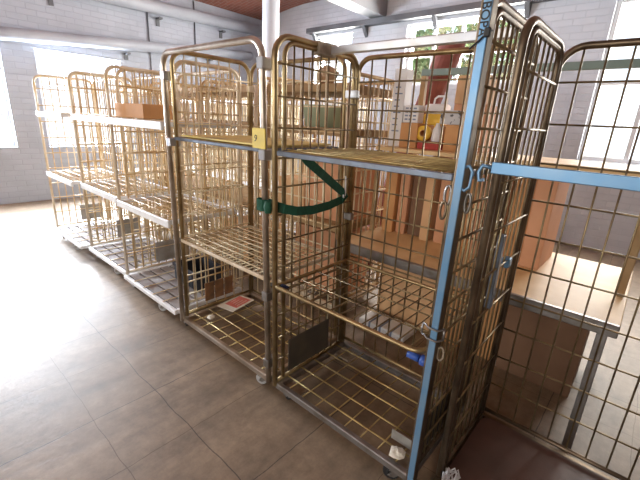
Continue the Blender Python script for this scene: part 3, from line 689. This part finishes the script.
# ------------------------------------------------------------------ room
XL, XR, YB, YF, ZC = -7.16, 3.6, 6.0, -4.5, 3.55
k = MB(); k.box((XL-0.3, YF-0.3, -0.1), (XR+0.3, YB+0.3, FZ)); struct('floor', k, 'floor')
def wall(name, axis, c0, c1, a0, a1, m, holes, z1=ZC+0.25):
    k = MB()
    def bx(u0, u1, z0, zz):
        if u1-u0 < 1e-4 or zz-z0 < 1e-4: return
        k.box((u0,c0,z0),(u1,c1,zz)) if axis == 'x' else k.box((c0,u0,z0),(c1,u1,zz))
    u = a0
    for h0, h1, z0, zz in sorted(holes):
        bx(u, h0, 0, z1); bx(h0, h1, 0, z0); bx(h0, h1, zz, z1); u = h1
    bx(u, a1, 0, z1)
    return struct(name, k, m)
WB = [(-5.56, -4.66, 2.15, 3.06), (-3.55, -1.75, 2.15, 3.06), (-0.8, 1.2, 1.2, 3.06)]  # third opening is a window added to light the bench from behind right
WL = [(0.1, 1.3, 0.9, 2.25), (1.7, 2.9, 0.9, 2.3)]
WF = [(-5.5, -3.7, 1.0, 3.0), (-2.4, -0.6, 1.0, 3.0), (0.8, 2.6, 1.0, 3.0)]
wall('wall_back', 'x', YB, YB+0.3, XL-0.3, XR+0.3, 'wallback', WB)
wall('wall_front', 'x', YF-0.3, YF, XL-0.3, XR+0.3, 'dimbrick', WF)
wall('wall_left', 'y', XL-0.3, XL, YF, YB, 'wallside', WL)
wall('wall_right', 'y', XR, XR+0.3, YF, YB, 'dimbrickside', [])
wn = 0
def window(axis, c, h, npane, rows=2):
    global wn; wn += 1
    u0, u1, z0, z1 = h; k = MB(); t = 0.05
    def bx(a0, a1, y0, y1, q0, q1):
        k.box((a0, c+y0, q0), (a1, c+y1, q1)) if axis == 'x' else k.box((c+y0, a0, q0), (c+y1, a1, q1))
    bx(u0, u1, -0.03, 0.03, z0, z0+t); bx(u0, u1, -0.03, 0.03, z1-t, z1)
    bx(u0, u0+t, -0.03, 0.03, z0+t, z1-t); bx(u1-t, u1, -0.03, 0.03, z0+t, z1-t)
    for i in range(1, npane): x = u0+(u1-u0)*i/npane; bx(x-0.025, x+0.025, -0.025, 0.025, z0+t, z1-t)
    for j in range(1, rows): z = z0+(z1-z0)*j/rows; bx(u0+t, u1-t, -0.022, 0.022, z-0.02, z+0.02)
    o = struct('window_%d' % wn, k, 'frame')
    k = MB()
    k.box((u0+t, c-0.003, z0+t), (u1-t, c+0.003, z1-t)) if axis == 'x' else k.box((c-0.003, u0+t, z0+t), (c+0.003, u1-t, z1-t))
    k.build('window_pane', 'glass', o)
for h, n in zip(WB, (2, 4, 4)): window('x', YB+0.12, h, n)
for h in WL: window('y', XL-0.15, h, 3, 3)
for h in WF: window('x', YF-0.15, h, 3, 3)
# brick vaulted ceiling between steel beams (arches span in x)
k = MB(); n = 10; bays = [(XL, -4.10), (-4.10, -1.0), (-1.0, 1.4), (1.4, XR)]
for a, b_ in bays:
    vs = []; fs = []
    for i in range(n+1):
        x = a+(b_-a)*i/n; z = ZC - 0.02 + 0.16*math.sin(math.pi*i/n)
        vs += [(x, YF, z), (x, YB, z), (x, YF, z+0.1), (x, YB, z+0.1)]
    for i in range(n):
        j = i*4; fs += [(j, j+1, j+5, j+4), (j+2, j+6, j+7, j+3), (j, j+4, j+6, j+2), (j+1, j+3, j+7, j+5)]
    k.add(vs, fs)
struct('ceiling', k, 'ceilbrick')
k = MB(); k.box((XL-0.3, YF-0.3, ZC+0.26), (XR+0.3, YB+0.3, ZC+0.36)); struct('ceiling_slab', k, 'ceilbeam')
for i, x in enumerate((-4.10, -1.0, 1.4)):
    k = MB(); k.box((x-0.14, YF, 3.22), (x+0.14, YB, 3.24)); k.box((x-0.05, YF, 3.24), (x+0.05, YB, ZC-0.01)); k.box((x-0.14, YF, ZC-0.03), (x+0.14, YB, ZC+0.0))
    k.box((x-0.135, YF+.01, 3.242), (x+0.135, YB-.01, ZC-0.032))
    struct('trim_%d' % (i+1), k, 'ceilbeam')
# column
k = MB(); k.lathe([(0.0,0),(0.19,0),(0.19,0.05),(0.145,0.10),(0.132,0.16),(0.125,3.2),(0.15,3.32),(0.20,3.40),(0.20,3.52),(0,3.52)], (0,0,0), 'z', 28)
o = k.build('column', 'column', None, True); o.location = (-4.83, 4.2, 0); o['kind'] = 'structure'
# angle iron ledge with brackets on the back wall
k = MB(); k.box((-5.7, YB-0.14, 3.115), (XR-0.1, YB, 3.135)); k.box((-5.7, YB-0.14, 3.135), (XR-0.1, YB-0.12, 3.20))
o = struct('trim_4', k, 'beam')
for x in (-5.55, -4.35, -3.05, -1.75, -0.4, 1.0, 2.3):
    k = MB(); w = 0.03
    k.add([(x-w,YB,3.115),(x-w,YB-0.13,3.115),(x-w,YB,2.95),(x+w,YB,3.115),(x+w,YB-0.13,3.115),(x+w,YB,2.95)], [(0,2,1),(3,4,5),(0,1,4,3),(1,2,5,4),(2,0,3,5)])
    k.build('bracket', 'beam', o)
# pipes along the left wall
k = MB(); k.tube([(XL+0.14, YF+0.1, 2.98), (XL+0.14, YB-0.05, 3.28)], 0.10, 16); o = k.build('pipe', 'pipe', None, True); tag(o, 'thick grey pipe high on the left brick wall, the upper of two', 'pipe')
for y in (-1.2, 0.4, 2.0, 3.6, 4.9):
    z = 2.98 + 0.30*(y-YF)/(YB-YF); b_ = MB(); b_.box((XL+0.002, y-0.03, z-0.16), (XL+0.14, y+0.03, z-0.13)); b_.box((XL+0.002, y-0.03, z-0.26), (XL+0.02, y+0.03, z-0.13)); b_.build('pipe_bracket', 'beam', o)
k = MB(); k.tube([(XL+0.13, YF+0.1, 1.95), (XL+0.13, 5.55, 2.75)], 0.085, 16); o = k.build('pipe', 'pipe', None, True); tag(o, 'grey pipe along the left brick wall below the thick one, ending before the corner', 'pipe')
for y in (3.0, 4.6):
    z = 1.95+0.80*(y-YF-0.1)/(5.55-YF-0.1); b_ = MB(); b_.box((XL+0.002, y-0.03, z-0.14), (XL+0.13, y+0.03, z-0.11)); b_.box((XL+0.002, y-0.03, z-0.22), (XL+0.02, y+0.03, z-0.11)); b_.build('pipe_bracket', 'beam', o)
for i, y in enumerate((3.42, 4.32)):
    k = MB(); k.tube([(XL+0.015, y, FZ), (XL+0.015, y, ZC-0.04)], 0.010, 8); o = k.build('conduit', 'beam', None, True)
    tag(o, ['thin dark cable conduit running up the left brick wall, nearer the viewer', 'thin dark cable conduit running up the left brick wall, nearer the far corner'][i], 'conduit')

# trees outside the back windows
def tree(label, x, y, h, r, seed):
    random.seed(seed)
    t = thing('tree', label, 'tree', (x, y, 0))
    k = MB(); k.tube([(0,0,0),(0.05,0.02,h*0.4),(0,0,h*0.75)], 0.10, 8); k.build('trunk', 'bark', t)
    k = MB()
    for _ in range(1500):
        a = random.uniform(0, 2*math.pi); u = random.uniform(-1, 1); q = r*random.random()**0.4
        p = Vector((q*math.sqrt(1-u*u)*math.cos(a), q*math.sqrt(1-u*u)*math.sin(a), h*0.72 + q*u*1.1))
        d = Vector((random.gauss(0,1), random.gauss(0,1), random.gauss(0,1))).normalized(); e = d.orthogonal().normalized()
        s = random.uniform(0.07, 0.14)
        k.add([p-d*s, p+e*s*0.5, p+d*s, p-e*s*0.5], [(0,1,2,3)])
    k.build('foliage', 'leaf', t)
tree('leafy green tree outside the wide back window, at its right', -3.5, 9.6, 4.9, 1.35, 3)
tree('leafy green tree outside the wide back window, further left', -5.9, 10.5, 4.6, 1.0, 4)
k = MB(); k.box((-16, YB+0.4, -0.12), (10, 18, -0.02)); tag(k.build('yard', M['greyboard']), 'paved yard outside the back windows', 'ground', kind='structure')

# ------------------------------------------------------------------ light
W = bpy.data.worlds.new('World'); S.world = W; W.use_nodes = True
bg = W.node_tree.nodes['Background']; bg.inputs['Color'].default_value = (0.80, 0.90, 1.0, 1); bg.inputs['Strength'].default_value = 1.8
def area(name, loc, rot, sx, sy, power, color):
    l = bpy.data.lights.new(name, 'AREA'); l.shape = 'RECTANGLE'; l.size = sx; l.size_y = sy; l.energy = power; l.color = color
    o = bpy.data.objects.new(name, l); COL.objects.link(o); o.location = loc; o.rotation_euler = rot
    return o
P2 = math.pi/2
for h, pw in zip(WL, (700, 640)): area('window_daylight', (XL-0.35, (h[0]+h[1])/2, 1.6), (0, -P2, 0), 1.3, 1.3, pw, (0.82, 0.90, 1.0))
for h in WF: area('window_daylight', ((h[0]+h[1])/2, YF-0.35, 2.0), (P2, 0, 0), 1.7, 1.9, 95, (1.0, 0.93, 0.82))
for h, pw in zip(WB, (230, 330, 190)): area('window_daylight', ((h[0]+h[1])/2, YB+0.36, (h[2]+h[3])/2), (-P2, 0, 0), h[1]-h[0], h[3]-h[2], pw, (1.0, 0.96, 0.88))  # last lamp belongs to the added window and brightens the bench

# ------------------------------------------------------------------ camera
cam = bpy.data.cameras.new('camera'); co = bpy.data.objects.new('camera', cam); COL.objects.link(co)
cam.sensor_width = 36; cam.lens = 374/640*36; cam.clip_start = 0.02
R = ((0.74560184, 0.23799344, -0.62244439), (0.66438467, -0.19304155, 0.72203045), (0.05168088, -0.95188974, -0.30205133))
co.matrix_world = Matrix(((R[0][0], -R[0][1], -R[0][2], 0), (R[1][0], -R[1][1], -R[1][2], 0), (R[2][0], -R[2][1], -R[2][2], 1.5), (0,0,0,1)))
S.camera = co
S.view_settings.view_transform = 'Standard'; S.view_settings.look = 'None'; S.view_settings.exposure = 0.18; S.view_settings.gamma = 1.0
S.view_settings.use_curve_mapping = False
S.cycles.use_denoising = True
S.cycles.max_bounces = 6
